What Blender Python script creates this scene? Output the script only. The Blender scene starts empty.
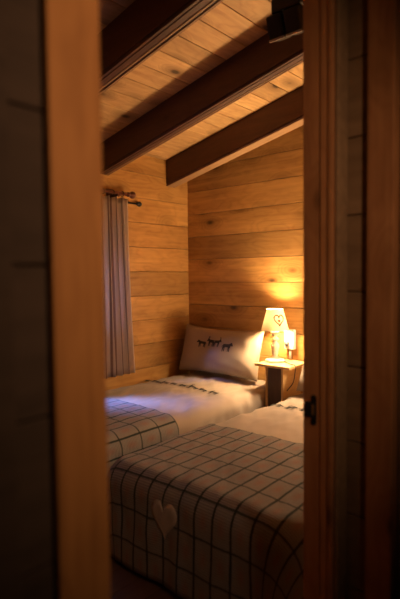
import bpy, bmesh, math, random
from mathutils import Vector, Matrix, noise
R = math.radians
random.seed(7)
S = bpy.context.scene
COL = S.collection

# ------------------------------------------------------------------ materials
def newmat(name):
    m = bpy.data.materials.new(name); m.use_nodes = True
    nt = m.node_tree; nt.nodes.clear()
    out = nt.nodes.new('ShaderNodeOutputMaterial')
    b = nt.nodes.new('ShaderNodeBsdfPrincipled')
    nt.links.new(b.outputs[0], out.inputs[0])
    return m, nt, b, out

def N(nt, t, **kw):
    n = nt.nodes.new(t)
    for k, v in kw.items():
        if k.startswith('i_'):
            n.inputs[int(k[2:])].default_value = v
        else:
            setattr(n, k, v)
    return n

def math_(nt, op, a, b=None, c=None):
    n = nt.nodes.new('ShaderNodeMath'); n.operation = op
    for i, v in enumerate((a, b, c)):
        if v is None: continue
        if hasattr(v, 'is_linked'): nt.links.new(v, n.inputs[i])
        else: n.inputs[i].default_value = v
    return n.outputs[0]

def mixc(nt, fac, a, b, blend='MIX'):
    n = nt.nodes.new('ShaderNodeMix'); n.data_type = 'RGBA'; n.blend_type = blend
    for i, v in ((0, fac), (6, a), (7, b)):
        if hasattr(v, 'is_linked'): nt.links.new(v, n.inputs[i])
        else: n.inputs[i].default_value = v if i == 0 else (*v, 1) if len(v) == 3 else v
    return n.outputs[2]

def wood(name, light, dark, axis='X', knots=1.0, rough=.5, var=.25, scale=1.0, spec=.35):
    """pine boards: grain streaks along one axis, knots, per board tone"""
    m, nt, b, out = newmat(name)
    tc = N(nt, 'ShaderNodeTexCoord'); geo = N(nt, 'ShaderNodeNewGeometry')
    rnd = geo.outputs['Random Per Island']
    off = N(nt, 'ShaderNodeCombineXYZ')
    nt.links.new(math_(nt, 'MULTIPLY', rnd, 37.0), off.inputs[0])
    nt.links.new(math_(nt, 'MULTIPLY', rnd, 91.0), off.inputs[1])
    nt.links.new(math_(nt, 'MULTIPLY', rnd, 53.0), off.inputs[2])
    add = N(nt, 'ShaderNodeVectorMath', operation='ADD')
    nt.links.new(tc.outputs['Object'], add.inputs[0]); nt.links.new(off.outputs[0], add.inputs[1])
    def stretched(along, across):
        mp = N(nt, 'ShaderNodeMapping')
        s = [across * scale] * 3; s['XYZ'.index(axis)] = along * scale
        mp.inputs['Scale'].default_value = s
        nt.links.new(add.outputs[0], mp.inputs[0]); return mp.outputs[0]
    # knots
    vo = N(nt, 'ShaderNodeTexVoronoi'); vo.inputs['Scale'].default_value = 1.0
    nt.links.new(stretched(2.6, 5.2), vo.inputs['Vector'])
    kd = vo.outputs['Distance']
    sep = N(nt, 'ShaderNodeSeparateColor'); nt.links.new(vo.outputs['Color'], sep.inputs[0])
    gate = math_(nt, 'LESS_THAN', sep.outputs[0], .62)
    core = N(nt, 'ShaderNodeMapRange'); core.inputs[1].default_value = .04; core.inputs[2].default_value = .15
    core.inputs[3].default_value = 1; core.inputs[4].default_value = 0
    nt.links.new(kd, core.inputs[0])
    halo = N(nt, 'ShaderNodeMapRange'); halo.inputs[1].default_value = .05; halo.inputs[2].default_value = .48
    halo.inputs[3].default_value = 1; halo.inputs[4].default_value = 0
    nt.links.new(kd, halo.inputs[0])
    kcore = math_(nt, 'MULTIPLY', math_(nt, 'MULTIPLY', core.outputs[0], gate), knots)
    khalo = math_(nt, 'MULTIPLY', math_(nt, 'MULTIPLY', halo.outputs[0], gate), knots)
    # grain
    n1 = N(nt, 'ShaderNodeTexNoise'); n1.inputs['Scale'].default_value = 1; n1.inputs['Detail'].default_value = 5
    n1.inputs['Distortion'].default_value = .6
    nt.links.new(stretched(1.2, 26), n1.inputs['Vector'])
    n2 = N(nt, 'ShaderNodeTexNoise'); n2.inputs['Scale'].default_value = 1; n2.inputs['Detail'].default_value = 3
    nt.links.new(stretched(1.5, 4.5), n2.inputs['Vector'])
    # ring bands bending round the knots
    warp = math_(nt, 'ADD', math_(nt, 'MULTIPLY', n2.outputs[0], 7.0), math_(nt, 'MULTIPLY', khalo, 2.2))
    band = math_(nt, 'ABSOLUTE', math_(nt, 'SINE', math_(nt, 'MULTIPLY', warp, 4.2)))
    g = math_(nt, 'ADD', math_(nt, 'MULTIPLY', n1.outputs[0], .68), math_(nt, 'MULTIPLY', band, .13))
    g = math_(nt, 'ADD', g, math_(nt, 'MULTIPLY', n2.outputs[0], .35))
    ramp = N(nt, 'ShaderNodeMapRange'); ramp.inputs[1].default_value = .3; ramp.inputs[2].default_value = .85
    nt.links.new(g, ramp.inputs[0])
    c = mixc(nt, ramp.outputs[0], dark, light)
    tone = math_(nt, 'ADD', math_(nt, 'MULTIPLY', rnd, var), 1 - var * .5)
    tv = N(nt, 'ShaderNodeCombineColor')
    for i in range(3): nt.links.new(tone, tv.inputs[i])
    c = mixc(nt, 1.0, c, tv.outputs[0], 'MULTIPLY')
    c = mixc(nt, math_(nt, 'MULTIPLY', khalo, .5), c, tuple(v * .55 for v in dark))
    c = mixc(nt, math_(nt, 'MULTIPLY', kcore, .8), c, tuple(v * .22 for v in dark))
    nt.links.new(c, b.inputs['Base Color'])
    b.inputs['Roughness'].default_value = rough
    b.inputs['Specular IOR Level'].default_value = spec
    bp = N(nt, 'ShaderNodeBump'); bp.inputs['Strength'].default_value = .12; bp.inputs['Distance'].default_value = .004
    nt.links.new(n1.outputs[0], bp.inputs['Height']); nt.links.new(bp.outputs[0], b.inputs['Normal'])
    return m

def plain(name, col, rough=.6, metal=0, noise_amt=.12, nscale=40, spec=.4, bump=0):
    m, nt, b, out = newmat(name)
    tc = N(nt, 'ShaderNodeTexCoord')
    n = N(nt, 'ShaderNodeTexNoise'); n.inputs['Scale'].default_value = nscale; n.inputs['Detail'].default_value = 4
    nt.links.new(tc.outputs['Object'], n.inputs['Vector'])
    c = mixc(nt, n.outputs[0], tuple(v * (1 - noise_amt) for v in col), tuple(min(1, v * (1 + noise_amt)) for v in col))
    nt.links.new(c, b.inputs['Base Color'])
    b.inputs['Roughness'].default_value = rough; b.inputs['Metallic'].default_value = metal
    b.inputs['Specular IOR Level'].default_value = spec
    if bump:
        bp = N(nt, 'ShaderNodeBump'); bp.inputs['Strength'].default_value = bump; bp.inputs['Distance'].default_value = .003
        nt.links.new(n.outputs[0], bp.inputs['Height']); nt.links.new(bp.outputs[0], b.inputs['Normal'])
    return m

PINE_L, PINE_D = (.56, .31, .10), (.28, .13, .036)
M = {}
M['wall_x'] = wood('pine_wall_along_x', PINE_L, PINE_D, 'X', 1.2, .42, .5)
M['wall_y'] = wood('pine_wall_along_y', PINE_L, PINE_D, 'Y', 1.2, .42, .5)
M['ceil'] = wood('pine_ceiling', (.64, .41, .18), (.36, .19, .075), 'Y', 1.8, .55, .3, 1.15)
M['beam'] = wood('dark_stained_beam', (.105, .044, .027), (.06, .026, .018), 'X', .5, .5, .1)
M['dark_panel'] = wood('dark_brown_panel', (.07, .032, .02), (.045, .02, .012), 'Z', 0, .5)
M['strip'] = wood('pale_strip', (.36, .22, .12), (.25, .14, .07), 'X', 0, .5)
M['jamb'] = wood('pine_door_frame', (.42, .19, .08), (.25, .10, .042), 'Z', .9, .5, .2, 1.3, spec=.15)
M['jambl'] = wood('honey_pine_casing', (.46, .20, .065), (.24, .095, .03), 'Z', 1.1, .6, .1, 1.2, spec=.08)
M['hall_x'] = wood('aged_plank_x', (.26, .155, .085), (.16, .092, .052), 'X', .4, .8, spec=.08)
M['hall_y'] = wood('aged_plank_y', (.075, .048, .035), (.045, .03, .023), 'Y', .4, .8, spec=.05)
M['floor'] = wood('floor_boards', (.10, .052, .03), (.06, .03, .018), 'Y', .5, .45)
M['stand'] = wood('pale_pine', (.70, .48, .24), (.56, .35, .15), 'Y', .3, .5, .1, 1.5)
M['bedwood'] = wood('bed_pine', (.45, .24, .1), (.3, .14, .05), 'Y', .4, .5)
M['white_wood'] = plain('white_painted_wood', (.78, .72, .62), .5, 0, .06, 30)
M['white_plastic'] = plain('white_plastic', (.62, .60, .56), .35, 0, .03, 30)
M['black'] = plain('black_metal', (.012, .012, .013), .45, 0, .2, 60)
M['rim'] = plain('pale_rim', (.42, .38, .33), .5, 0, .1, 60)
M['grey_fin'] = plain('grey_fin', (.30, .28, .27), .5, .3, .1, 60)
M['brass'] = plain('aged_brass', (.35, .22, .09), .4, .8, .1, 90)
M['rod'] = wood('dark_rod_wood', (.12, .035, .02), (.06, .02, .012), 'Y', 0, .35)
M['print'] = plain('black_print', (.022, .02, .022), .8, 0, .1, 60)
M['heart'] = plain('felt_heart', (.36, .295, .26), .9, 0, .15, 120, .1, .4)
M['cord'] = plain('dark_cord', (.03, .022, .02), .5)
M['knob'] = plain('dark_knob', (.04, .04, .05), .4)
M['motif'] = plain('brown_wreath', (.20, .075, .03), .8, 0, .3, 60)
M['mattress'] = plain('mattress_ticking', (.6, .56, .5), .9)

def cloth(name, col, nscale=220, stripes=None, transl=0.0, uv=False):
    m, nt, b, out = newmat(name)
    tc = N(nt, 'ShaderNodeTexCoord')
    src = tc.outputs['UV'] if uv else tc.outputs['Object']
    n = N(nt, 'ShaderNodeTexNoise'); n.inputs['Scale'].default_value = nscale; n.inputs['Detail'].default_value = 2
    nt.links.new(tc.outputs['Object'], n.inputs['Vector'])
    c = mixc(nt, n.outputs[0], tuple(v * .93 for v in col), tuple(min(1, v * 1.05) for v in col))
    if stripes:
        sp = N(nt, 'ShaderNodeSeparateXYZ'); nt.links.new(src, sp.inputs[0])
        fr = math_(nt, 'FRACT', math_(nt, 'DIVIDE', sp.outputs[0], stripes[0]))
        f = math_(nt, 'LESS_THAN', fr, stripes[1])
        c = mixc(nt, f, c, stripes[2])
    nt.links.new(c, b.inputs['Base Color'])
    b.inputs['Roughness'].default_value = .9; b.inputs['Specular IOR Level'].default_value = .1
    b.inputs['Sheen Weight'].default_value = .15
    bp = N(nt, 'ShaderNodeBump'); bp.inputs['Strength'].default_value = .15; bp.inputs['Distance'].default_value = .002
    nt.links.new(n.outputs[0], bp.inputs['Height']); nt.links.new(bp.outputs[0], b.inputs['Normal'])
    if transl:
        t = N(nt, 'ShaderNodeBsdfTranslucent'); nt.links.new(c, t.inputs[0])
        mx = N(nt, 'ShaderNodeMixShader'); mx.inputs[0].default_value = transl
        nt.links.new(b.outputs[0], mx.inputs[1]); nt.links.new(t.outputs[0], mx.inputs[2])
        nt.links.new(mx.outputs[0], out.inputs[0])
    return m
M['sheet'] = cloth('cream_duvet_cotton', (.29, .235, .20))
M['pillow'] = cloth('cream_pillow_cotton', (.35, .285, .235))
M['curtain'] = cloth('striped_pleat_shade_curtain', (.80, .70, .62), 150, (.05, .3, (.36, .25, .215)), .32, True)  # stripes of the cloth, darkened further to carry the shade between pleats
M['shade'] = cloth('cream_shade', (.92, .72, .42), 120, None, .0135)

def plaid():
    m, nt, b, out = newmat('plaid_wool')
    tc = N(nt, 'ShaderNodeTexCoord')
    nz = N(nt, 'ShaderNodeTexNoise'); nz.inputs['Scale'].default_value = 90; nz.inputs['Detail'].default_value = 3
    nt.links.new(tc.outputs['UV'], nz.inputs['Vector'])
    sp = N(nt, 'ShaderNodeSeparateXYZ'); nt.links.new(tc.outputs['UV'], sp.inputs[0])
    jit = math_(nt, 'MULTIPLY', math_(nt, 'SUBTRACT', nz.outputs[0], .5), .006)
    u = math_(nt, 'ADD', sp.outputs[0], jit); v = math_(nt, 'ADD', sp.outputs[1], jit)
    def tri(x, per):       # distance from nearest grid line, metres
        fr = math_(nt, 'FRACT', math_(nt, 'DIVIDE', x, per))
        d = math_(nt, 'SUBTRACT', .5, math_(nt, 'ABSOLUTE', math_(nt, 'SUBTRACT', fr, .5)))
        return math_(nt, 'MULTIPLY', d, per)
    du, dv = tri(u, .098), tri(v, .165)
    def edge(d, a, bb):
        mr = N(nt, 'ShaderNodeMapRange'); mr.inputs[1].default_value = a; mr.inputs[2].default_value = bb
        mr.inputs[3].default_value = 1; mr.inputs[4].default_value = 0
        nt.links.new(d, mr.inputs[0]); return mr.outputs[0]
    lu, lv = edge(du,   .0042, .0075), edge(dv, .004, .0068)
    # reddish heart of every cell
    cu, cv = edge(du, .020, .046), edge(dv, .030, .070)
    red = math_(nt, 'MULTIPLY', math_(nt, 'SUBTRACT', 1.0, cu), math_(nt, 'SUBTRACT', 1.0, cv))
    grey, rd = (.22, .205, .205), (.25, .16, .145)
    c = mixc(nt, red, grey, rd)
    rib = math_(nt, 'ABSOLUTE', math_(nt, 'SINE', math_(nt, 'MULTIPLY', v, math.pi / .011)))
    c = mixc(nt, math_(nt, 'MULTIPLY', math_(nt, 'SUBTRACT', 1.0, rib), .5), c, (.08, .065, .06))
    c = mixc(nt, math_(nt, 'MULTIPLY', lv, .88), c, (.028, .034, .032))
    c = mixc(nt, math_(nt, 'MULTIPLY', lu, .94), c, (.018, .026, .025))
    nt.links.new(c, b.inputs['Base Color'])
    b.inputs['Roughness'].default_value = .95; b.inputs['Specular IOR Level'].default_value = .05
    b.inputs['Sheen Weight'].default_value = .1
    bp = N(nt, 'ShaderNodeBump'); bp.inputs['Strength'].default_value = .5; bp.inputs['Distance'].default_value = .003
    nt.links.new(rib, bp.inputs['Height']); nt.links.new(bp.outputs[0], b.inputs['Normal'])
    return m
M['plaid'] = plaid()

def glass():
    m, nt, b, out = newmat('window_glass')
    g = N(nt, 'ShaderNodeBsdfTransparent'); gl = N(nt, 'ShaderNodeBsdfGlossy'); gl.inputs['Roughness'].default_value = .02
    mx = N(nt, 'ShaderNodeMixShader')
    mx.inputs[0].default_value = .05; nt.links.new(g.outputs[0], mx.inputs[1]); nt.links.new(gl.outputs[0], mx.inputs[2])
    nt.links.new(mx.outputs[0], out.inputs[0]); return m
M['glass'] = glass()
def emit(name, col, s):
    m, nt, b, out = newmat(name)
    e = N(nt, 'ShaderNodeEmission'); e.inputs[0].default_value = (*col, 1); e.inputs[1].default_value = s
    nt.links.new(e.outputs[0], out.inputs[0]); return m
M['bulb'] = emit('lit_bulb', (1, .62, .28), 30)

# ------------------------------------------------------------------ helpers
def link(name, bm, mats, parent=None, smooth=False, loc=None):
    me = bpy.data.meshes.new(name); bm.normal_update(); bm.to_mesh(me); bm.free()
    o = bpy.data.objects.new(name, me); COL.objects.link(o)
    for mm in (mats if isinstance(mats, (list, tuple)) else [mats]): me.materials.append(mm)
    if smooth:
        for p in me.polygons: p.use_smooth = True
    if parent: o.parent = parent
    if loc: o.location = loc
    return o
def tag(o, label=None, cat=None, group=None, kind=None):
    if label: o['label'] = label
    if cat: o['category'] = cat
    if group: o['group'] = group
    if kind: o['kind'] = kind
    return o
def empty(name, loc=(0, 0, 0), **kw):
    o = bpy.data.objects.new(name, None); COL.objects.link(o); o.location = loc; o.empty_display_size = .05
    tag(o, **kw); return o
def box(bm, x0, x1, y0, y1, z0, z1, bev=0, mat=0, mtx=None):
    t = bmesh.new()
    vs = [t.verts.new((x, y, z)) for x in (x0, x1) for y in (y0, y1) for z in (z0, z1)]
    for f in ((0, 1, 3, 2), (4, 6, 7, 5), (0, 4, 5, 1), (2, 3, 7, 6), (0, 2, 6, 4), (1, 5, 7, 3)):
        t.faces.new([vs[i] for i in f])
    if bev: bmesh.ops.bevel(t, geom=t.edges[:], offset=bev, segments=2, affect='EDGES', profile=.6)
    if mtx: t.transform(mtx)
    merge(bm, t, mat)
def merge(bm, t, mat=0):
    mp = {}
    for v in t.verts: mp[v] = bm.verts.new(v.co)
    for f in t.faces:
        nf = bm.faces.new([mp[v] for v in f.verts]); nf.material_index = mat; nf.smooth = f.smooth
    t.free()
def lathe(bm, prof, seg=24, c=(0, 0, 0), mat=0, cap=True):
    rings = []
    for r, z in prof:
        rings.append([bm.verts.new((c[0] + r * math.cos(2 * math.pi * k / seg), c[1] + r * math.sin(2 * math.pi * k / seg), c[2] + z)) for k in range(seg)])
    for a, b2 in zip(rings, rings[1:]):
        for k in range(seg):
            f = bm.faces.new((a[k], a[(k + 1) % seg], b2[(k + 1) % seg], b2[k])); f.smooth = True; f.material_index = mat
    if cap:
        bm.faces.new(rings[0][::-1]).material_index = mat; bm.faces.new(rings[-1]).material_index = mat
def tube(bm, pts, r, seg=10, mat=0):
    pts = [Vector(p) for p in pts]; rings = []
    for i, p in enumerate(pts):
        d = (pts[min(i + 1, len(pts) - 1)] - pts[max(i - 1, 0)]).normalized()
        a = d.cross(Vector((0, 0, 1)) if abs(d.z) < .95 else Vector((1, 0, 0))).normalized(); b2 = d.cross(a)
        rr = r[i] if isinstance(r, (list, tuple)) else r
        rings.append([bm.verts.new(p + a * rr * math.cos(2 * math.pi * k / seg) + b2 * rr * math.sin(2 * math.pi * k / seg)) for k in range(seg)])
    for a, b2 in zip(rings, rings[1:]):
        for k in range(seg):
            f = bm.faces.new((a[k], a[(k + 1) % seg], b2[(k + 1) % seg], b2[k])); f.smooth = True; f.material_index = mat
    bm.faces.new(rings[0][::-1]).material_index = mat; bm.faces.new(rings[-1]).material_index = mat
    return bm
def spline(pts, n=8):
    pts = [Vector(p) for p in pts]; out = []
    P = [pts[0]] + pts + [pts[-1]]
    for i in range(1, len(P) - 2):
        p0, p1, p2, p3 = P[i - 1:i + 3]
        for k in range(n):
            t = k / n
            out.append(.5 * ((2 * p1) + (p2 - p0) * t + (2 * p0 - 5 * p1 + 4 * p2 - p3) * t * t + (3 * p1 - p0 - 3 * p2 + p3) * t ** 3))
    out.append(pts[-1]); return out

# ------------------------------------------------------------------ measures (metres; viewer stands at x=0, y=0)
EYE = 1.47
XL, YB = -3.51, 3.86           # left wall, far wall
XD0, XD1 = -.77, -.67          # doorway wall: bedroom face, hall face
DY0, DY1 = .519, 1.37          # doorway opening
YE = 1.44                      # end wall of the hall
YN = -1.5                       # near wall of bedroom
PH = .2295                     # plank height
SL = .225                      # roof slope
def zc(x): return 2.61 + SL * (x - XL)
def zb(x): return 2.36 + SL * (x - XL)

def planks(bm, axis, face, inward, a0, a1, z0, z1, ref, thick=.06, holes=(), topfn=None, gap=.0035):
    """boards lying flat one above another; axis = 'X' or 'Y' is the run; face = wall face coordinate"""
    k0 = math.floor((z0 - ref) / PH)
    z = ref + k0 * PH
    while z < z1:
        za, zz = max(z, z0), min(z + PH, z1)
        segs = [(a0, a1)]
        for (h0, h1, hz0, hz1) in holes:
            if zz > hz0 + .001 and za < hz1 - .001:
                if za < hz0 - .001 or zz > hz1 + .001:   # split the board at hole edge
                    pass
                ns = []
                for s0, s1 in segs:
                    if h0 > s0: ns.append((s0, min(h0, s1)))
                    if h1 < s1: ns.append((max(h1, s0), s1))
                segs = ns
        for s0, s1 in segs:
            f0, f1 = (face, face - inward * thick)
            lo, hi = min(f0, f1), max(f0, f1)
            zt = zz - gap
            if zt - za < .01: continue
            if axis == 'X': box(bm, s0, s1, lo, hi, za, zt, .003)
            else: box(bm, lo, hi, s0, s1, za, zt, .003)
        z += PH

# ------------------------------------------------------------------ room shell
# window opening in the left wall
WY0, WY1, WZ0, WZ1 = 1.55, 2.95, 1.0, 2.05
seamB, seamL = 1.41, 1.517
# far wall
bm = bmesh.new()
planks(bm, 'X', YB, -1, XL - .06, XD1, 0, 3.35, seamB)
box(bm, XL - .06, XD1, YB + .062, YB + .12, 0, 3.35)
tag(link('wall_far', bm, M['wall_x']), kind='structure')
# left wall: align the boards' joints with the window's edges
bm = bmesh.new()
wz0 = seamL - 2 * PH - .0; wz1 = seamL + 2 * PH
WZ0, WZ1 = wz0 , wz1
planks(bm, 'Y', XL, 1, YN, YB, 0, 2.72, seamL, holes=((WY0, WY1, WZ0 + .002, WZ1 - .002),))
for (a, b2, c, d) in ((YN, WY0, 0, 2.72), (WY1, YB + .1, 0, 2.72), (WY0, WY1, 0, WZ0), (WY0, WY1, WZ1, 2.72)):
    box(bm, XL - .12, XL - .062, a, b2, c, d)
tag(link('wall_left', bm, M['wall_y']), kind='structure')
# near wall of the bedroom (behind, never in view from the door)
bm = bmesh.new(); planks(bm, 'X', YN, 1, XL - .06, XD0, 0, 3.3, seamB); box(bm, XL - .06, XD0, YN - .12, YN - .062, 0, 3.3)
tag(link('wall_near', bm, M['wall_x']), kind='structure')
# wall with the doorway: bedroom lining and hall lining
DTOP = 2.62
bm = bmesh.new()
planks(bm, 'Y', XD0, -1, YN, YB, 0, 3.3, seamL, .045, holes=((DY0 - .03, DY1 + .03, -1, DTOP),))
tag(link('wall_right', bm, M['wall_y']), kind='structure')
bm = bmesh.new()
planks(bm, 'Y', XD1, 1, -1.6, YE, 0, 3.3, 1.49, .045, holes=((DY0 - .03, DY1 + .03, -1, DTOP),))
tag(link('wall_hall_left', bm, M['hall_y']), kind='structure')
# hall end wall, hall right, hall rear
bm = bmesh.new()
planks(bm, 'X', YE, -1, XD1 + .001, 1.1, 0, 3.3, 1.42, .06, holes=((-.54, .35, -1, DTOP),))
box(bm, XD0 + .05, -.56, YE + .061, YE + .1, 0, 3.3); box(bm, .36, 1.2, YE + .061, YE + .1, 0, 3.3); box(bm, -.56, .36, YE + .061, YE + .1, DTOP, 3.3); box(bm, -.56, .36, YE + .09, YE + .1, 0, DTOP)
tag(link('wall_hall_end', bm, M['hall_x']), kind='structure')
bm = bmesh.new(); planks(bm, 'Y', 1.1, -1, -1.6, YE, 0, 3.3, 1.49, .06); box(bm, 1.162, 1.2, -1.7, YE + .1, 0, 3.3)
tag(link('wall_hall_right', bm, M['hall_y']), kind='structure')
bm = bmesh.new(); planks(bm, 'X', -1.6, 1, XD1, 1.1, 0, 3.3, 1.42, .06); box(bm, XD0, 1.2, -1.7, -1.662, 0, 3.3)
tag(link('wall_hall_rear', bm, M['hall_x']), kind='structure')
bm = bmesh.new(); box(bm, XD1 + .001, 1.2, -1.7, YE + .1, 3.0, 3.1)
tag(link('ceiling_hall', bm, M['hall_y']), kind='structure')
# floor: boards along y
bm = bmesh.new(); x = XL - .1
while x < 1.2:
    box(bm, x, x + .137, -1.7, YB + .1, -.04, 0, .002); x += .14
tag(link('floor', bm, M['floor']), kind='structure')
# ceiling: boards along y on the roof slope
bm = bmesh.new(); x = XL - .12; BW = .168
sa = math.atan(SL)
while x < XD1:
    mtx = Matrix.Translation((x, 0, zc(x))) @ Matrix.Rotation(-sa, 4, 'Y')
    box(bm, .0025, BW / math.cos(sa) - .0025, YN - .1, YB + .1, 0, .03, .005, mtx=mtx); x += BW
mtx = Matrix.Translation((XL - .12, 0, zc(XL - .12) + .032)) @ Matrix.Rotation(-sa, 4, 'Y')
box(bm, 0, 3.05, YN - .1, YB + .1, 0, .06, mtx=mtx)
tag(link('ceiling', bm, M['ceil']), kind='structure')

# beams (rafters)
def beam(y0, w, label, strips):
    bm = bmesh.new()
    L = (XD0 - .0 - XL) / math.cos(sa); Hh = .25 * math.cos(sa)
    # section in (y, z): beaded lower edges
    g = .007
    sec = [(0, .022), (g, .018), (g, .012), (0, .008), (.004, 0), (.020, 0), (.022, .006), (.027, .006), (.029, 0),
           (w - .029, 0), (w - .027, .006), (w - .022, .006), (w - .020, 0), (w - .004, 0), (w, .008), (w - g, .012), (w - g, .018), (w, .022), (w, Hh), (0, Hh)]
    mtx = Matrix.Translation((XL, y0, zb(XL))) @ Matrix.Rotation(-sa, 4, 'Y')
    a = [bm.verts.new(mtx @ Vector((-.02, p[0], p[1]))) for p in sec]
    b2 = [bm.verts.new(mtx @ Vector((L, p[0], p[1]))) for p in sec]
    n = len(sec)
    for i in range(n): bm.faces.new((a[i], a[(i + 1) % n], b2[(i + 1) % n], b2[i]))
    bm.faces.new(a[::-1]); bm.faces.new(b2)
    bmesh.ops.recalc_face_normals(bm, faces=bm.faces[:])
    o = link('ceiling_beam', bm, M['beam'])
    bm = bmesh.new()
    for (p0, p1) in strips: box(bm, .0, L - .02, p0, p1, -.004, .002, .001, mtx=mtx)  # paler strips laid along the underside
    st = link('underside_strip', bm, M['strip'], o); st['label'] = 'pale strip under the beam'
    tag(o, label, 'beam', 'dark rafters under the sloping ceiling'); return o
beam(3.55, .12, 'dark sloping ceiling beam closest to the far wall, its underside pale', [(.006, .114)])
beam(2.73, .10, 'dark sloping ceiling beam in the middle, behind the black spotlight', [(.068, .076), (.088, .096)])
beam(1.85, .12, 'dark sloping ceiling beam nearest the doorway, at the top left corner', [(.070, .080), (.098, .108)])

# window in left wall
w = empty('window_1', (XL - .05, (WY0 + WY1) / 2, WZ0), kind='structure')
def wbox(name, mat, *a, bev=.004):
    bm = bmesh.new(); box(bm, *a, bev); o = link(name, bm, mat); o.parent = w; o.matrix_parent_inverse = Matrix.Translation(w.location).inverted(); return o
bm = bmesh.new()
fx0, fx1 = XL - .10, XL + .012
box(bm, fx0, fx1, WY0, WY0 + .06, WZ0, WZ1, .004); box(bm, fx0, fx1, WY1 - .06, WY1, WZ0, WZ1, .004)
box(bm, fx0, fx1, WY0 + .06, WY1 - .06, WZ0, WZ0 + .06, .004); box(bm, fx0, fx1, WY0 + .06, WY1 - .06, WZ1 - .06, WZ1, .004)
ym = (WY0 + WY1) / 2; box(bm, XL - .09, XL - .03, ym - .03, ym + .03, WZ0 + .06, WZ1 - .06, .004)
o = link('window_frame', bm, M['bedwood']); o.parent = w; o.matrix_parent_inverse = Matrix.Translation(w.location).inverted()
wbox('pane', M['glass'], XL - .066, XL - .062, WY0 + .055, ym - .028, WZ0 + .055, WZ1 - .055, bev=0)
wbox('pane', M['glass'], XL - .066, XL - .062, ym + .028, WY1 - .055, WZ0 + .055, WZ1 - .055, bev=0)
wbox('window_sill', M['bedwood'], XL - .01, XL + .035, WY0 - .03, WY1 + .03, WZ0 - .03, WZ0 - .002)

# doorway frame (jambs, casings, strike plate)
d = empty('door_1', (XD0, (DY0 + DY1) / 2, 0), kind='structure')
def dpart(name, bm, mat, parent=None, **kw):
    o = link(name, bm, mat); p = parent or d
    o.parent = p; o.matrix_parent_inverse = Matrix.Translation(p.location).inverted() if p is d else Matrix.Identity(4)
    tag(o, **kw); return o
bm = bmesh.new()     # far jamb, stepped with a rebate
box(bm, XD0, -.7145, DY1, DY1 + .03, 0, DTOP, .003)
box(bm, -.7115, -.689, DY1 - .004, DY1 + .03, 0, DTOP, .004)
box(bm, -.688, XD1 + .002, DY1 - .008, DY1 + .03, 0, DTOP, .007)
dpart('jamb', bm, M['jamb'])
bm = bmesh.new()     # near jamb
box(bm, XD0, -.7145, DY0 - .03, DY0, 0, DTOP, .003); box(bm, -.7115, XD1 + .002, DY0 - .03, DY0 + .004, 0, DTOP, .005)
dpart('jamb', bm, M['jambl'])
bm = bmesh.new(); box(bm, XD0, XD1, DY0 - .03, DY1 + .03, DTOP, DTOP + .04, .003)
dpart('head_jamb', bm, M['jamb'])
bm = bmesh.new(); box(bm, XD1 + .003, XD1 + .016, .419, DY0 - .002, 0, DTOP + .1, .006)
dpart('casing', bm, M['jambl'])
bm = bmesh.new(); box(bm, XD1 + .003, XD1 + .014, DY1 + .002, YE - .002, 0, DTOP + .1, .004)
dpart('casing', bm, M['hall_x'])
bm = bmesh.new(); box(bm, XD1 + .003, XD1 + .02, .27, .355, 0, DTOP + .1, .006)
o = link('trim_1', bm, M['hall_y']); tag(o, kind='structure')
# strike plate on the far jamb
bm = bmesh.new()
yy = DY1 - .0035
box(bm, -.742, -.724, yy, yy + .006, 1.018, 1.094, .002)
for zz in (1.018, 1.094):
    t = bmesh.new(); lathe(t, [(.009, -.003), (.009, .003)], 20); t.transform(Matrix.Translation((-.733, yy + .003, zz)) @ Matrix.Rotation(math.pi / 2, 4, 'X')); merge(bm, t)
box(bm, -.762, -.740, yy - .004, yy + .006, 1.034, 1.080, .003)
sp = dpart('strike_plate', bm, M['black'])
bm = bmesh.new(); box(bm, -.739, -.731, yy - .001, yy + .002, 1.040, 1.073, .001)
o = link('strike_slot', bm, M['brass'], sp)
tag(o, 'brass slot of the black strike plate')
# second door on the hall end wall
d2 = empty('door_2', (-.55, YE, 0), kind='structure')
def d2part(name, bm, mat):
    o = link(name, bm, mat, d2); o.matrix_parent_inverse = Matrix.Translation(d2.location).inverted(); return o
bm = bmesh.new(); box(bm, -.592, -.513, YE - .02, YE + .05, 0, DTOP + .1, .006); d2part('casing', bm, M['jamb'])
bm = bmesh.new(); box(bm, .30, .38, YE - .02, YE + .05, 0, DTOP + .1, .006); d2part('casing', bm, M['jamb'])
bm = bmesh.new(); box(bm, -.513, .30, YE - .02, YE + .05, DTOP, DTOP + .1, .006); d2part('casing', bm, M['jamb'])
bm = bmesh.new()
for k in range(7): box(bm, -.512 + k * .116, -.512 + k * .116 + .114, YE + .02, YE + .055, .01, DTOP - .004, .004)
d2part('door_leaf', bm, M['hall_x'])

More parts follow.
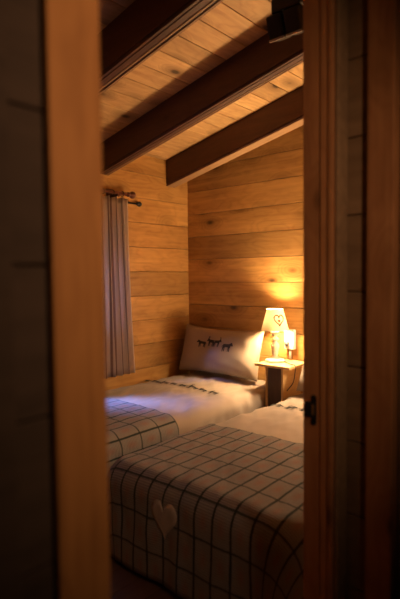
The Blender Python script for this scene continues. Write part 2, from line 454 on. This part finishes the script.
# ------------------------------------------------------------------ beds
def wr(p, seed, amp=1.0):
    """soft creases of the bedding, metres along the normal"""
    q = Vector((p.x * 2.3 + seed, p.y * 1.6, p.z * 1.5))
    v = noise.noise(q) * .012
    q2 = Vector((p.x * 9 + p.y * 3.5 + seed * 3, p.y * 4.0 - p.x * 1.5, p.z * 6))
    v += noise.noise(q2) * .011
    q4 = Vector((p.x * 13 + p.y * 9 + seed, p.y * 1.6 - p.x * 1.2, p.z * 5))
    v += (abs(noise.noise(q4)) - .25) * -.016
    q3 = Vector((p.x * 22 + seed, p.y * 9 + p.x * 6, p.z * 9))
    v += noise.noise(q3) * .005
    k = min(1, max(0, (p.y - 2.42) / .25))
    return v * amp * (.5 + .55 * k)
class Drape:
    def __init__(s, xl, xr, yf, yh, top, q, seed, amp=1.0, rc=.05, flare=.05, sidefold=1.0):
        s.__dict__.update(xl=xl + q, xr=xr - q, yf=yf + q, yh=yh, top=top, q=q, seed=seed, amp=amp, rc=rc, flare=flare, sf=sidefold)
    def crown(s, x):       # bedding swells a little in the middle
        u = (x - (s.xl + s.xr) / 2) / ((s.xr - s.xl) / 2 + s.q)
        return .018 * (1 - u * u)
    def rect(s, u, v, ya, yb):
        """(u,v) in [0,1]: plan position with rounded foot corners, and outline normal"""
        W = s.xr - s.xl; x = s.xl + u * W; y = ya + v * (yb - ya)
        rc = s.rc
        if ya <= s.yf + 1e-6:
            for cx, sg in ((s.xl + rc, -1), (s.xr - rc, 1)):
                a = (x - cx) * sg / rc; b2 = (s.yf + rc - y) / rc
                if a > 0 and b2 > 0:
                    m = max(a, b2); l = math.hypot(a, b2)
                    x = cx + sg * a / l * m * rc; y = s.yf + rc - b2 / l * m * rc
                    return x, y, Vector((sg * a / l, -b2 / l, 0))
        return x, y, None
    def point(s, x, y, n, dd, off):
        q = s.q + off
        base_top = s.top + s.crown(x)
        if n is None or dd <= 0:
            P = Vector((x, y, base_top)); nn = Vector((0, 0, 1))
        else:
            arc = s.q * math.pi / 2
            if dd < arc:
                a = dd / s.q; o_ = s.q * math.sin(a); dz = s.q * (1 - math.cos(a)); nn = n * math.sin(a) + Vector((0, 0, math.cos(a)))
            else:
                e = dd - arc; o_ = s.q + s.flare * e; dz = s.q + e; nn = n.copy()
                fold = noise.noise(Vector((x * 7 + y * 7 + s.seed, e * 1.2, 0))) * .03 * min(1, e / .15) * s.sf
                o_ += fold
            P = Vector((x, y, base_top - dz)) + n * o_
        ed = 1.0
        return P + nn * (off + wr(P, s.seed, s.amp) * ed)
    def build(s, ya, yb, off, drop_side, drop_foot, nu, nv, left=True, head_hang=False):
        bm = bmesh.new(); uvl = bm.loops.layers.uv.new('UVMap'); uv = {}
        W = s.xr - s.xl
        # lines packed nearer the borders
        us = [i / nu for i in range(nu + 1)]
        vs_ = [j / nv for j in range(nv + 1)]
        G = []
        for j, v in enumerate(vs_):
            row = []
            for i, u in enumerate(us):
                x, y, n = s.rect(u, v, ya, yb)
                vt = bm.verts.new(s.point(x, y, None, 0, off)); uv[vt] = (x, y); row.append((vt, x, y, n))
            G.append(row)
        def quad(a, b2, c, dd):
            if len({a, b2, c, dd}) == 4:
                f = bm.faces.new((a, b2, c, dd)); f.smooth = True
                for l in f.loops: l[uvl].uv = uv[l.vert]
        for j in range(nv):
            for i in range(nu):
                quad(G[j][i][0], G[j][i + 1][0], G[j + 1][i + 1][0], G[j + 1][i][0])
        # border: left side (head to foot), foot, right side (foot to head)
        B = []
        for j in range(nv, -1, -1): B.append((G[j][0], Vector((-1, 0, 0)), drop_side))
        for i in range(0, nu + 1): B.append((G[0][i], Vector((0, -1, 0)), drop_foot))
        for j in range(0, nv + 1): B.append((G[j][nu], Vector((1, 0, 0)), drop_side))
        cols = []; K1, K2 = 7, 12; arc = s.q * math.pi / 2
        seen = None
        for (vt, x, y, n), dn, dr in B:
            if vt is seen: continue
            seen = vt
            nn = n or dn
            mixd = nn.x * nn.x; dr = drop_side * mixd + drop_foot * (1 - mixd)
            col = [vt]
            for k in range(1, K1 + K2 + 1):
                dd = arc * k / K1 if k <= K1 else arc + (dr - arc) * (k - K1) / K2
                p = bm.verts.new(s.point(x, y, nn, dd, off)); uv[p] = (x + nn.x * dd, y + nn.y * dd); col.append(p)
            cols.append(col)
        for a, b2 in zip(cols, cols[1:]):
            for k in range(K1 + K2): quad(a[k], a[k + 1], b2[k + 1], b2[k])
        bmesh.ops.recalc_face_normals(bm, faces=bm.faces[:])
        return bm, uvl

# black animal silhouettes, as quads in a unit box (walking left)
def beast(kind):
    q = []
    def Q(*p): q.append(p)
    Q((.22, .42), (.92, .45), (.90, .74), (.24, .78))                   # trunk
    Q((.14, .62), (.30, .50), (.36, .80), (.20, .92))                   # shoulder and neck
    Q((.00, .60), (.10, .54), (.24, .78), (.16, .94))                   # head
    Q((.25, .00), (.31, .00), (.36, .48), (.24, .48)); Q((.38, .03), (.43, .03), (.44, .48), (.34, .48))
    Q((.72, .02), (.78, .02), (.82, .5), (.70, .5)); Q((.86, .00), (.92, .00), (.93, .52), (.80, .5))
    if kind == 0: Q((.16, .88), (.22, .88), (.34, 1.12), (.26, 1.12)); Q((.20, .98), (.30, .98), (.40, 1.04), (.18, 1.14))
    if kind == 1: Q((.90, .72), (.90, .62), (1.02, .34), (1.0, .50))
    if kind == 2: Q((.16, .88), (.20, .88), (.16, 1.16), (.11, 1.14)); Q((.20, .90), (.24, .88), (.32, 1.16), (.27, 1.18))
    return q
def stamp(bm, uvl, polys, fn, mat, n=3):
    for p in polys:
        a, b2, c, dd = [Vector((*k, 0)) for k in p]
        g = [[bm.verts.new(fn(*((a.lerp(b2, i / n)).lerp(dd.lerp(c, i / n), j / n)).xy)) for i in range(n + 1)] for j in range(n + 1)]
        for j in range(n):
            for i in range(n):
                f = bm.faces.new((g[j][i], g[j][i + 1], g[j + 1][i + 1], g[j + 1][i])); f.material_index = mat; f.smooth = True
                f.normal_update()

def heart_outline(n=48):
    pts = []
    for k in range(n):
        t = 2 * math.pi * k / n
        pts.append((16 * math.sin(t) ** 3 / 34, (13 * math.cos(t) - 5 * math.cos(2 * t) - 2 * math.cos(3 * t) - math.cos(4 * t) + 2.5) / 30))
    return pts

def bed(xl, xr, yf, yh, top, seed, words, animals, plaid_y, ph_u, left_wall=False):
    cx = (xl + xr) / 2
    b = empty('single_bed', (cx, (yf + yh) / 2, 0), label=words['bed'], cat='bed', group='pair of single beds')
    def part(name, bm, mat):
        o = link(name, bm, mat, b); o.matrix_parent_inverse = Matrix.Translation(b.location).inverted(); return o
    bm = bmesh.new(); box(bm, xl + .05, xr - .05, yf + .06, yh - .02, .27, top - .035, .05); part('mattress', bm, M['mattress'])
    bm = bmesh.new()
    box(bm, xl + .055, xl + .085, yf + .065, yh - .02, .16, .268, .004); box(bm, xr - .085, xr - .055, yf + .065, yh - .02, .16, .268, .004)
    box(bm, xl + .085, xr - .085, yf + .065, yf + .095, .16, .268, .004); box(bm, xl + .085, xr - .085, yh - .05, yh - .02, .16, .268, .004)
    for k in range(10): box(bm, xl + .085, xr - .085, yf + .16 + k * .2, yf + .24 + k * .2, .235, .255, .002)
    part('bed_frame', bm, M['bedwood'])
    for sx in (xl + .09, xr - .15):
        for sy in (yf + .1, yh - .12):
            bm = bmesh.new(); box(bm, sx, sx + .06, sy, sy + .06, 0, .162, .004); part('leg', bm, M['bedwood'])
    D = Drape(xl, xr, yf, yh, top, .10, seed, 1.0, .06, 0.0 if left_wall else .02, .35 if left_wall else .6)
    bm, uvl = D.build(D.yf, yh, 0, .36, .36, 52, 110)
    for (ax, kind, flip, sc) in animals:
        def fn(u, v, ax=ax, flip=flip, sc=sc):
            uu = (1 - u) if flip else u
            x = ax + (uu - .5) * .135 * sc; y = words['row'] + (ax - cx) * words.get('tilt', 0) + (v - .5) * .10 * sc
            return D.point(x, y, None, 0, .0035)
        stamp(bm, uvl, beast(kind), fn, 1)
    for f in bm.faces:
        if f.material_index == 1 and f.normal.z < 0: f.normal_flip()
    o = link('duvet', bm, [M['sheet'], M['print']]); tag(o, words['duvet'], 'duvet', 'printed duvets on the beds')
    # plaid cover on the foot half
    bm, uvl = D.build(D.yf, plaid_y, .013, .50, .53, 56, 56)
    if words.get('heart'):
        hx, hd, hw, hh = words['heart']
        pts = heart_outline()
        arc = D.q * math.pi / 2
        def hp(u, v, off): return D.point(hx + u * hw, D.yf, Vector((0, -1, 0)), hd - v * hh, off)
        K = 5
        rings = []
        for k in range(K, 0, -1): rings.append([bm.verts.new(hp(px * k / K, py * k / K, .019 if k < K else .013)) for px, py in pts])
        c = bm.verts.new(hp(0, 0, .019))
        n = len(pts)
        for a, b3 in zip(rings, rings[1:]):
            for i in range(n):
                f = bm.faces.new((a[i], b3[i], b3[(i + 1) % n], a[(i + 1) % n])); f.material_index = 1; f.smooth = True
        for i in range(n):
            f = bm.faces.new((rings[-1][i], c, rings[-1][(i + 1) % n])); f.material_index = 1; f.smooth = True
        bmesh.ops.recalc_face_normals(bm, faces=[f for f in bm.faces if f.material_index == 1])
        for f in bm.faces:
            if f.material_index == 1 and f.normal.y > 0: f.normal_flip()
    # slide the weave so that a dark line runs along the folded edge
    for f in bm.faces:
        for l in f.loops: l[uvl].uv = (l[uvl].uv[0] + ph_u, l[uvl].uv[1] - plaid_y + .004)
    o = link('plaid_blanket', bm, [M['plaid'], M['heart']])
    sd = o.modifiers.new('thick', 'SOLIDIFY'); sd.thickness = .006; sd.offset = -1
    tag(o, words['blanket'], 'blanket', 'plaid blankets on the beds')
    return D

row1 = [(-3.43 + k * .118, k % 3, False, .78 + .1 * ((k * 7) % 3)) for k in range(7)] + [(-2.60, 0, False, .95)]
D1 = bed(-3.475, -2.36, 1.60, 3.82, .49, 3.1, dict(
    bed='single bed along the left wall beneath the curtained window, pillow at the far wall',
    duvet='cream duvet with a row of black animals on the bed by the curtain',
    blanket='plaid blanket over the foot of the bed by the curtain, touched by blue daylight',
    row=3.16, tilt=-.05), row1, 2.46, .02, True)
row2 = [(-2.005 + k * .125, (k + 1) % 3, False, .95) for k in range(7)]
D2 = bed(-2.125, -.95, 1.60, 3.82, .49, 11.7, dict(
    bed='single bed nearest the doorway, in the right foreground',
    duvet='cream duvet on the front bed, mostly hidden by the door jamb at right',
    blanket='large plaid blanket with a pale felt heart hanging over the front bed foot',
    row=3.16, heart=(-1.615, .225, .17, .185)), row2, 2.46, .055)

# ------------------------------------------------------------------ pillows
def pillow(cx, cy, cz, a, bb, T, th, rz, seed, label, prints):
    Mx = Matrix.Translation((cx, cy, cz)) @ Matrix.Rotation(rz, 4, 'Z') @ Matrix.Rotation(-th, 4, 'X')
    def P(s, t, side, off=0):
        x = a * s * (1 - .045 * (1 - t * t)); z = bb * t * (1 - .09 * (1 - s * s))
        pr = max(0, (1 - s ** 4)) * max(0, (1 - t ** 4))
        h = T * pr ** .5 * (1 - .16 * t)
        wv = noise.noise(Vector((s * 2.2 + seed, t * 1.7, side))) * .016 * pr + noise.noise(Vector((s * 7 + seed, t * 3 + s * 2, side * 3))) * .006 * pr ** .3
        # pull creases radiating from the corners
        for sx in (-1, 1):
            for st in (-1, 1):
                dx, dt = s - sx, t - st; rr = math.hypot(dx, dt); an = math.atan2(dt, dx)
                wv += .006 * math.sin(an * 11) * math.exp(-rr * 3.2) * min(1, pr * 4)
        edge = .007 * max(0, 1 - abs(side - side))
        sag = -.02 * (1 - s * s) * (1 if t > 0 else 0) * t * t
        return Mx @ Vector((x, side * (h + wv + (off if side < 0 else 0) * 1.0) if side < 0 else (h + wv), z + sag))
    bm = bmesh.new(); n, m_ = 40, 28
    def grid(side):
        g = []
        for j in range(m_ + 1):
            t = math.sin((-1 + 2 * j / m_) * math.pi / 2)
            g.append([bm.verts.new(P(math.sin((-1 + 2 * i / n) * math.pi / 2), t, side)) for i in range(n + 1)])
        for j in range(m_):
            for i in range(n):
                f = bm.faces.new((g[j][i], g[j][i + 1], g[j + 1][i + 1], g[j + 1][i])); f.smooth = True
    grid(-1); grid(1)
    bmesh.ops.remove_doubles(bm, verts=bm.verts[:], dist=.0004)
    bmesh.ops.recalc_face_normals(bm, faces=bm.faces[:])
    for (ps, pt, w_, h_, kind, flip) in prints:
        stamp(bm, None, beast(kind), lambda u, v: P(ps + ((1 - u if flip else u) - .5) * w_, pt + (v - .5) * h_, -1, .004), 1)
    o = link('pillow', bm, [M['pillow'], M['print']])
    tag(o, label, 'pillow', 'pillows at the bed heads')
    return o
pillow(-2.975, 3.70, .757, .475, .236, .095, R(16), R(0), 2.2, 'cream pillow with black animal prints leaning in the far corner left of lamp',
       [(-.36, .20, .28, .36, 1, False), (-.11, .30, .22, .42, 0, False), (.07, .30, .20, .42, 2, True), (.34, .16, .26, .46, 1, True)])
pillow(-1.585, 3.655, .76, .475, .255, .095, R(24), R(0), 5.4, 'cream pillow edge peeking past the right door jamb beside the nightstand',
       [(-.3, .4, .2, .32, 1, False), (0, .42, .18, .34, 0, False), (.28, .4, .2, .34, 2, True)])

# ------------------------------------------------------------------ nightstand
ns = empty('nightstand', (-2.265, 3.66, 0), label='small pale pine nightstand with dark front between the two beds', cat='nightstand')
def npart(name, bm, mat):
    o = link(name, bm, mat, ns); o.matrix_parent_inverse = Matrix.Translation(ns.location).inverted(); return o
NZ = .722
bm = bmesh.new(); box(bm, -2.435, -2.095, 3.50, 3.835, NZ - .024, NZ, .005); npart('top', bm, M['stand'])
for x0 in (-2.345, -2.19):
    bm = bmesh.new(); box(bm, x0, x0 + .02, 3.53, 3.82, 0, NZ - .024, .003); npart('side_panel', bm, M['stand'])
bm = bmesh.new(); box(bm, -2.325, -2.19, 3.80, 3.818, .05, NZ - .024, .002); npart('back_panel', bm, M['stand'])
bm = bmesh.new(); box(bm, -2.322, -2.193, 3.536, 3.552, .03, NZ - .027, .003); o = npart('door', bm, M['dark_panel']); o['label'] = 'dark brown front panel'  # plain dark panel filling the front between the side panels
for zz in (.06, .34):
    bm = bmesh.new(); box(bm, -2.325, -2.19, 3.56, 3.80, zz, zz + .018, .002); npart('shelf', bm, M['stand'])

# ------------------------------------------------------------------ table lamp
LX, LY = -2.345, 3.685
lamp = empty('table_lamp', (LX, LY, NZ), label='lit table lamp with cream cone shade on the nightstand', cat='lamp')
bm = bmesh.new(); lathe(bm, [(.0, .0), (.085, .0), (.088, .008), (.082, .018), (.058, .026), (.034, .034), (.026, .040), (.0, .040)], 40, cap=False)
link('base', bm, M['white_wood'], lamp)
bm = bmesh.new(); lathe(bm, [(.028, .038), (.020, .05), (.026, .062), (.029, .09), (.038, .125), (.036, .15), (.022, .165), (.017, .175), (.033, .186), (.037, .194), (.033, .202),
                             (.018, .212), (.022, .225), (.038, .245), (.041, .258), (.030, .275), (.018, .29), (.014, .318), (0, .318)], 28, cap=False)
link('stem', bm, M['white_wood'], lamp)
Z0, Z1, R0, R1 = .272, .455, .119, .070
bm = bmesh.new(); lathe(bm, [(R0, Z0), (R0 * .75 + R1 * .25, Z0 * .75 + Z1 * .25), ((R0 + R1) / 2, (Z0 + Z1) / 2), (R0 * .25 + R1 * .75, Z0 * .25 + Z1 * .75), (R1, Z1)], 48, cap=False)
sh = link('lamp_shade', bm, M['shade'], lamp)
# wreath heart on the shade: small berries strung along a heart outline
def shade_pt(ang, t, off):
    r = R0 + (R1 - R0) * t + off; return Vector((r * math.cos(ang), r * math.sin(ang), Z0 + (Z1 - Z0) * t))
def blob(bm, c, r):
    t = bmesh.new(); bmesh.ops.create_icosphere(t, subdivisions=1, radius=r); t.transform(Matrix.Translation(c)); 
    for f in t.faces: f.smooth = True
    merge(bm, t)
bm = bmesh.new()
acam = math.atan2(-LY, -LX) + R(22)       # faces the doorway
for px, py in heart_outline(34):
    r = .09
    blob(bm, shade_pt(acam + px * .088 / r, .50 + py * .50, .002 + random.uniform(-.001, .002)), g_ if (g_ := .006 + random.random() * .002) else 0)
link('heart_wreath', bm, M['motif'], sh)
bm = bmesh.new()
for px, py in heart_outline(10): blob(bm, shade_pt(acam + px * .016 / .09, .47 + py * .10, .003), .005)
link('heart_centre', bm, M['motif'], sh)
bm = bmesh.new()
t = bmesh.new(); bmesh.ops.create_uvsphere(t, u_segments=16, v_segments=10, radius=.022); t.transform(Matrix.Translation((0, 0, .365)))
merge(bm, t); lathe(bm, [(.013, .315), (.013, .335)], 14)
link('bulb', bm, M['bulb'], lamp)
bm = bmesh.new(); tube(bm, spline([(.07, .02, .006), (.14, -.03, .006), (.21, -.08, .006), (.262, -.11, .004), (.272, -.13, -.05), (.265, -.15, -.13), (.23, -.19, -.195)], 8), .0035)
tag(link('power_cord', bm, M['cord'], None, False, (LX, LY, NZ)), 'thin dark cord running over the nightstand edge and down to the front bed', 'cord')
# ------------------------------------------------------------------ white control box on the wall
cb = empty('control_box', (-2.285, YB, .80), label='small white wall box with dark round knob beside the lamp', cat='control box')
bm = bmesh.new(); box(bm, -.048, .048, -.045, -.002, 0.015, .19, .008); link('housing', bm, M['white_plastic'], cb)
bm = bmesh.new(); t = bmesh.new(); lathe(t, [(.022, 0), (.021, .010), (.014, .013), (.013, .02), (0, .02)], 24); t.transform(Matrix.Translation((-.018, -.045, .065)) @ Matrix.Rotation(math.pi / 2, 4, 'X')); merge(bm, t)
link('knob', bm, M['knob'], cb)
bm = bmesh.new(); box(bm, .022, .034, -.049, -.044, .04, .085, .002); link('rocker', bm, M['grey_fin'], cb)
bm = bmesh.new(); tube(bm, [(0, -.02, .018), (0, -.02, -.02), (-.002, -.02, -.075)], .012); link('cable', bm, M['white_plastic'], cb)

# ------------------------------------------------------------------ curtain and rod
CY0, CY1, CZ0, CZ1 = 2.17, 2.94, .605, 2.155
cx_ = XL + .115
bm = bmesh.new(); uvl = bm.loops.layers.uv.new('UVMap')
n, m_ = 150, 26; g = []; uv = {}
for j in range(m_ + 1):
    v = j / m_; row = []
    for i in range(n + 1):
        u = i / n
        z = CZ0 + v * (CZ1 - CZ0)
        gather = .60 + .40 * (1 - v) ** .8           # pinched at the top, wider at the hem
        y = CY1 - .02 + .05 * (1 - v) ** 1.3 - (1 - u) * (CY1 - CY0) * (.86 + .14 * (1 - v))
        ph = u * 2 * math.pi * 9 + .5 * math.sin(u * 14) + .25 * math.sin(v * 3 + u * 9)
        amp = .036 + .012 * (1 - v)
        x = cx_ + amp * math.sin(ph) + .006 * math.sin(ph * 2.3 + v * 2)
        y += .012 * math.cos(ph)
        vt = bm.verts.new((x, y, z + .004 * math.sin(ph))); uv[vt] = (u * 1.5, v * 1.5); row.append(vt)
    g.append(row)
for j in range(m_):
    for i in range(n):
        f = bm.faces.new((g[j][i], g[j][i + 1], g[j + 1][i + 1], g[j + 1][i])); f.smooth = True
        for l in f.loops: l[uvl].uv = uv[l.vert]
cu = link('curtain', bm, M['curtain']); sd = cu.modifiers.new('t', 'SOLIDIFY'); sd.thickness = .002
tag(cu, 'striped pleated curtain hanging on the left wall over the bed', 'curtain')
rd = empty('curtain_rod', (XL, 2.3, 2.13), label='dark wooden curtain rod with knob finials above the striped curtain', cat='curtain rod')
def rpart(name, bm, mat=None):
    o = link(name, bm, mat or M['rod'], rd); o.matrix_parent_inverse = Matrix.Translation(rd.location).inverted(); return o
rx, rz = cx_, 2.195
bm = bmesh.new(); tube(bm, [(rx, 1.4, rz), (rx, 2.95, rz)], .015, 14); rpart('rod', bm)
def finial(y, x, z, dirn=1, s=1.0):
    bm = bmesh.new(); t = bmesh.new()
    lathe(t, [(.0, 0), (.02, .0), (.022, .012), (.015, .02), (.019, .028), (.031, .045), (.033, .062), (.024, .08), (.010, .092), (.008, .10), (0, .104)], 20, cap=False)
    t.transform(Matrix.Translation((x, y, z)) @ Matrix.Rotation(-math.pi / 2 * dirn, 4, 'X') @ Matrix.Scale(s, 4)); merge(bm, t); rpart('finial', bm)
finial(2.945, rx, rz); finial(1.405, rx, rz, -1)
bm = bmesh.new()
box(bm, XL, XL + .018, 2.80, 2.86, 2.09, 2.24, .004); box(bm, XL + .015, rx + .02, 2.817, 2.843, rz - .034, rz - .012, .004); rpart('bracket', bm)
bm = bmesh.new()
box(bm, XL, XL + .018, 1.6, 1.66, 2.09, 2.24, .004); box(bm, XL + .015, rx + .02, 1.617, 1.643, rz - .034, rz - .012, .004); rpart('bracket', bm)
# thinner second rod behind, with its own finial
bm = bmesh.new(); tube(bm, [(XL + .03, 1.5, rz - .055), (XL + .03, 3.13, rz - .055)], .009, 12); rpart('rod', bm, M['black'])
bm = bmesh.new(); t = bmesh.new(); lathe(t, [(.0, 0), (.011, 0), (.013, .01), (.023, .028), (.024, .04), (.014, .056), (0, .062)], 18, cap=False)
t.transform(Matrix.Translation((XL + .03, 3.125, rz - .055)) @ Matrix.Rotation(-math.pi / 2, 4, 'X')); merge(bm, t); rpart('finial', bm, M['black'])
for k in range(6):
    y = 2.36 + k * .105
    bm = bmesh.new(); pts = [(rx + .021 * math.cos(a), y, rz - .004 + .021 * math.sin(a)) for a in [2 * math.pi * i / 14 for i in range(15)]]
    tube(bm, pts, .0035, 6); rpart('curtain_ring', bm, M['black'])

# ------------------------------------------------------------------ black twin spotlight under the ceiling
spx, spy = -1.50, 2.28
sl = empty('ceiling_spotlight', (spx + .1, spy, zc(spx + .1)), label='black twin headed spotlight under the ceiling beside the middle beam', cat='spotlight')
def spart(name, bm, mat, parent=None):
    o = link(name, bm, mat, parent or sl)
    return o
bm = bmesh.new(); box(bm, -.13, .13, -.05, .05, -.03, .005, .006, mtx=Matrix.Rotation(-sa, 4, 'Y')); spart('mounting_plate', bm, M['black'])
bm = bmesh.new(); tube(bm, [(0, 0, -.02), (0, 0, -.25)], .018, 14); box(bm, -.045, .13, -.04, .04, -.275, -.15, .012); spart('bracket', bm, M['black'])
for k, hx in enumerate((-.0955, .0055)):
    mt = Matrix.Translation((hx, .0, -.135)) @ Matrix.Rotation(R(-15), 4, 'X')
    mt = Matrix.Translation((hx + .066, -.01, -.243)) @ Matrix.Rotation(R(20), 4, 'X')
    bm = bmesh.new(); box(bm, -.046, .046, -.05, .05, -.145, -.025, .014, mtx=mt); h = spart('lamp_head', bm, M['black'])
    bm = bmesh.new(); box(bm, -.043, .043, -.056, -.044, -.148, -.136, .002, mtx=mt); spart('rim', bm, M['rim'], h)
bm = bmesh.new()
for i in range(4): box(bm, .02 + i * .024, .036 + i * .024, -.052, -.038, -.155 - i * .022, -.142 - i * .022, .003)
spart('cooling_fins', bm, M['grey_fin'])

# ------------------------------------------------------------------ light
def light(name, typ, loc, energy, col, **kw):
    l = bpy.data.lights.new(name, typ); l.energy = energy; l.color = col
    for k, v in kw.items(): setattr(l, k, v)
    o = bpy.data.objects.new(name, l); COL.objects.link(o); o.location = loc; return o
light('bulb_light', 'POINT', (LX, LY, NZ + .365), 105, (1, .66, .32), shadow_soft_size=.05)
# added warm fill above the front bed's pillow, hidden by the door jamb
light('added_warm_fill', 'POINT', (-1.42, 3.68, 1.25), 88, (1, .69, .37), shadow_soft_size=.1)
# unseen hall spot added out of frame, no fixture, to light the casing
hl = light('unseen_hall_spot', 'SPOT', (.42, .62, 2.0), 40, (1, .62, .34), shadow_soft_size=.08, spot_size=R(84), spot_blend=1.0)
hl.rotation_euler = (Vector((-.67, .85, 1.68)) - hl.location).to_track_quat('-Z', 'Y').to_euler()
sun = light('soft_sky_light', 'SUN', (-6, 0, 5), 24.0, (.22, .34, 1.0)); sun.data.angle = R(20)
sun.rotation_euler = Vector((.62, .60, -.98)).to_track_quat('-Z', 'Y').to_euler()
# daylight: overcast evening sky through the window
W = bpy.data.worlds.new('World'); S.world = W; W.use_nodes = True
bg = W.node_tree.nodes['Background']; bg.inputs[0].default_value = (.28, .42, 1.0, 1); bg.inputs[1].default_value = 1.5
po = light('window_portal', 'AREA', (XL - .13, (WY0 + WY1) / 2, (WZ0 + WZ1) / 2), 1, (1, 1, 1), shape='RECTANGLE', size=WZ1 - WZ0, size_y=WY1 - WY0)
po.rotation_euler = Vector((1, 0, 0)).to_track_quat('-Z', 'Y').to_euler()
po.data.cycles.is_portal = True

# ------------------------------------------------------------------ camera
cam = bpy.data.cameras.new('Camera'); co = bpy.data.objects.new('Camera', cam); COL.objects.link(co)
cam.sensor_fit = 'HORIZONTAL'; cam.sensor_width = 24; cam.lens = 24 * 500 / 400; cam.clip_start = .02
co.matrix_world = Matrix.Translation((0, 0, EYE)) @ Matrix.Rotation(R(41), 4, 'Z') @ Matrix.Rotation(R(90 - 2.7), 4, 'X') @ Matrix.Rotation(R(-.6), 4, 'Z')
cam.dof.use_dof = True; cam.dof.focus_distance = 3.9; cam.dof.aperture_fstop = 1.9
S.camera = co
S.view_settings.view_transform = 'Standard'; S.view_settings.look = 'None'; S.view_settings.gamma = 1
S.view_settings.use_curve_mapping = False; S.view_settings.exposure = 0
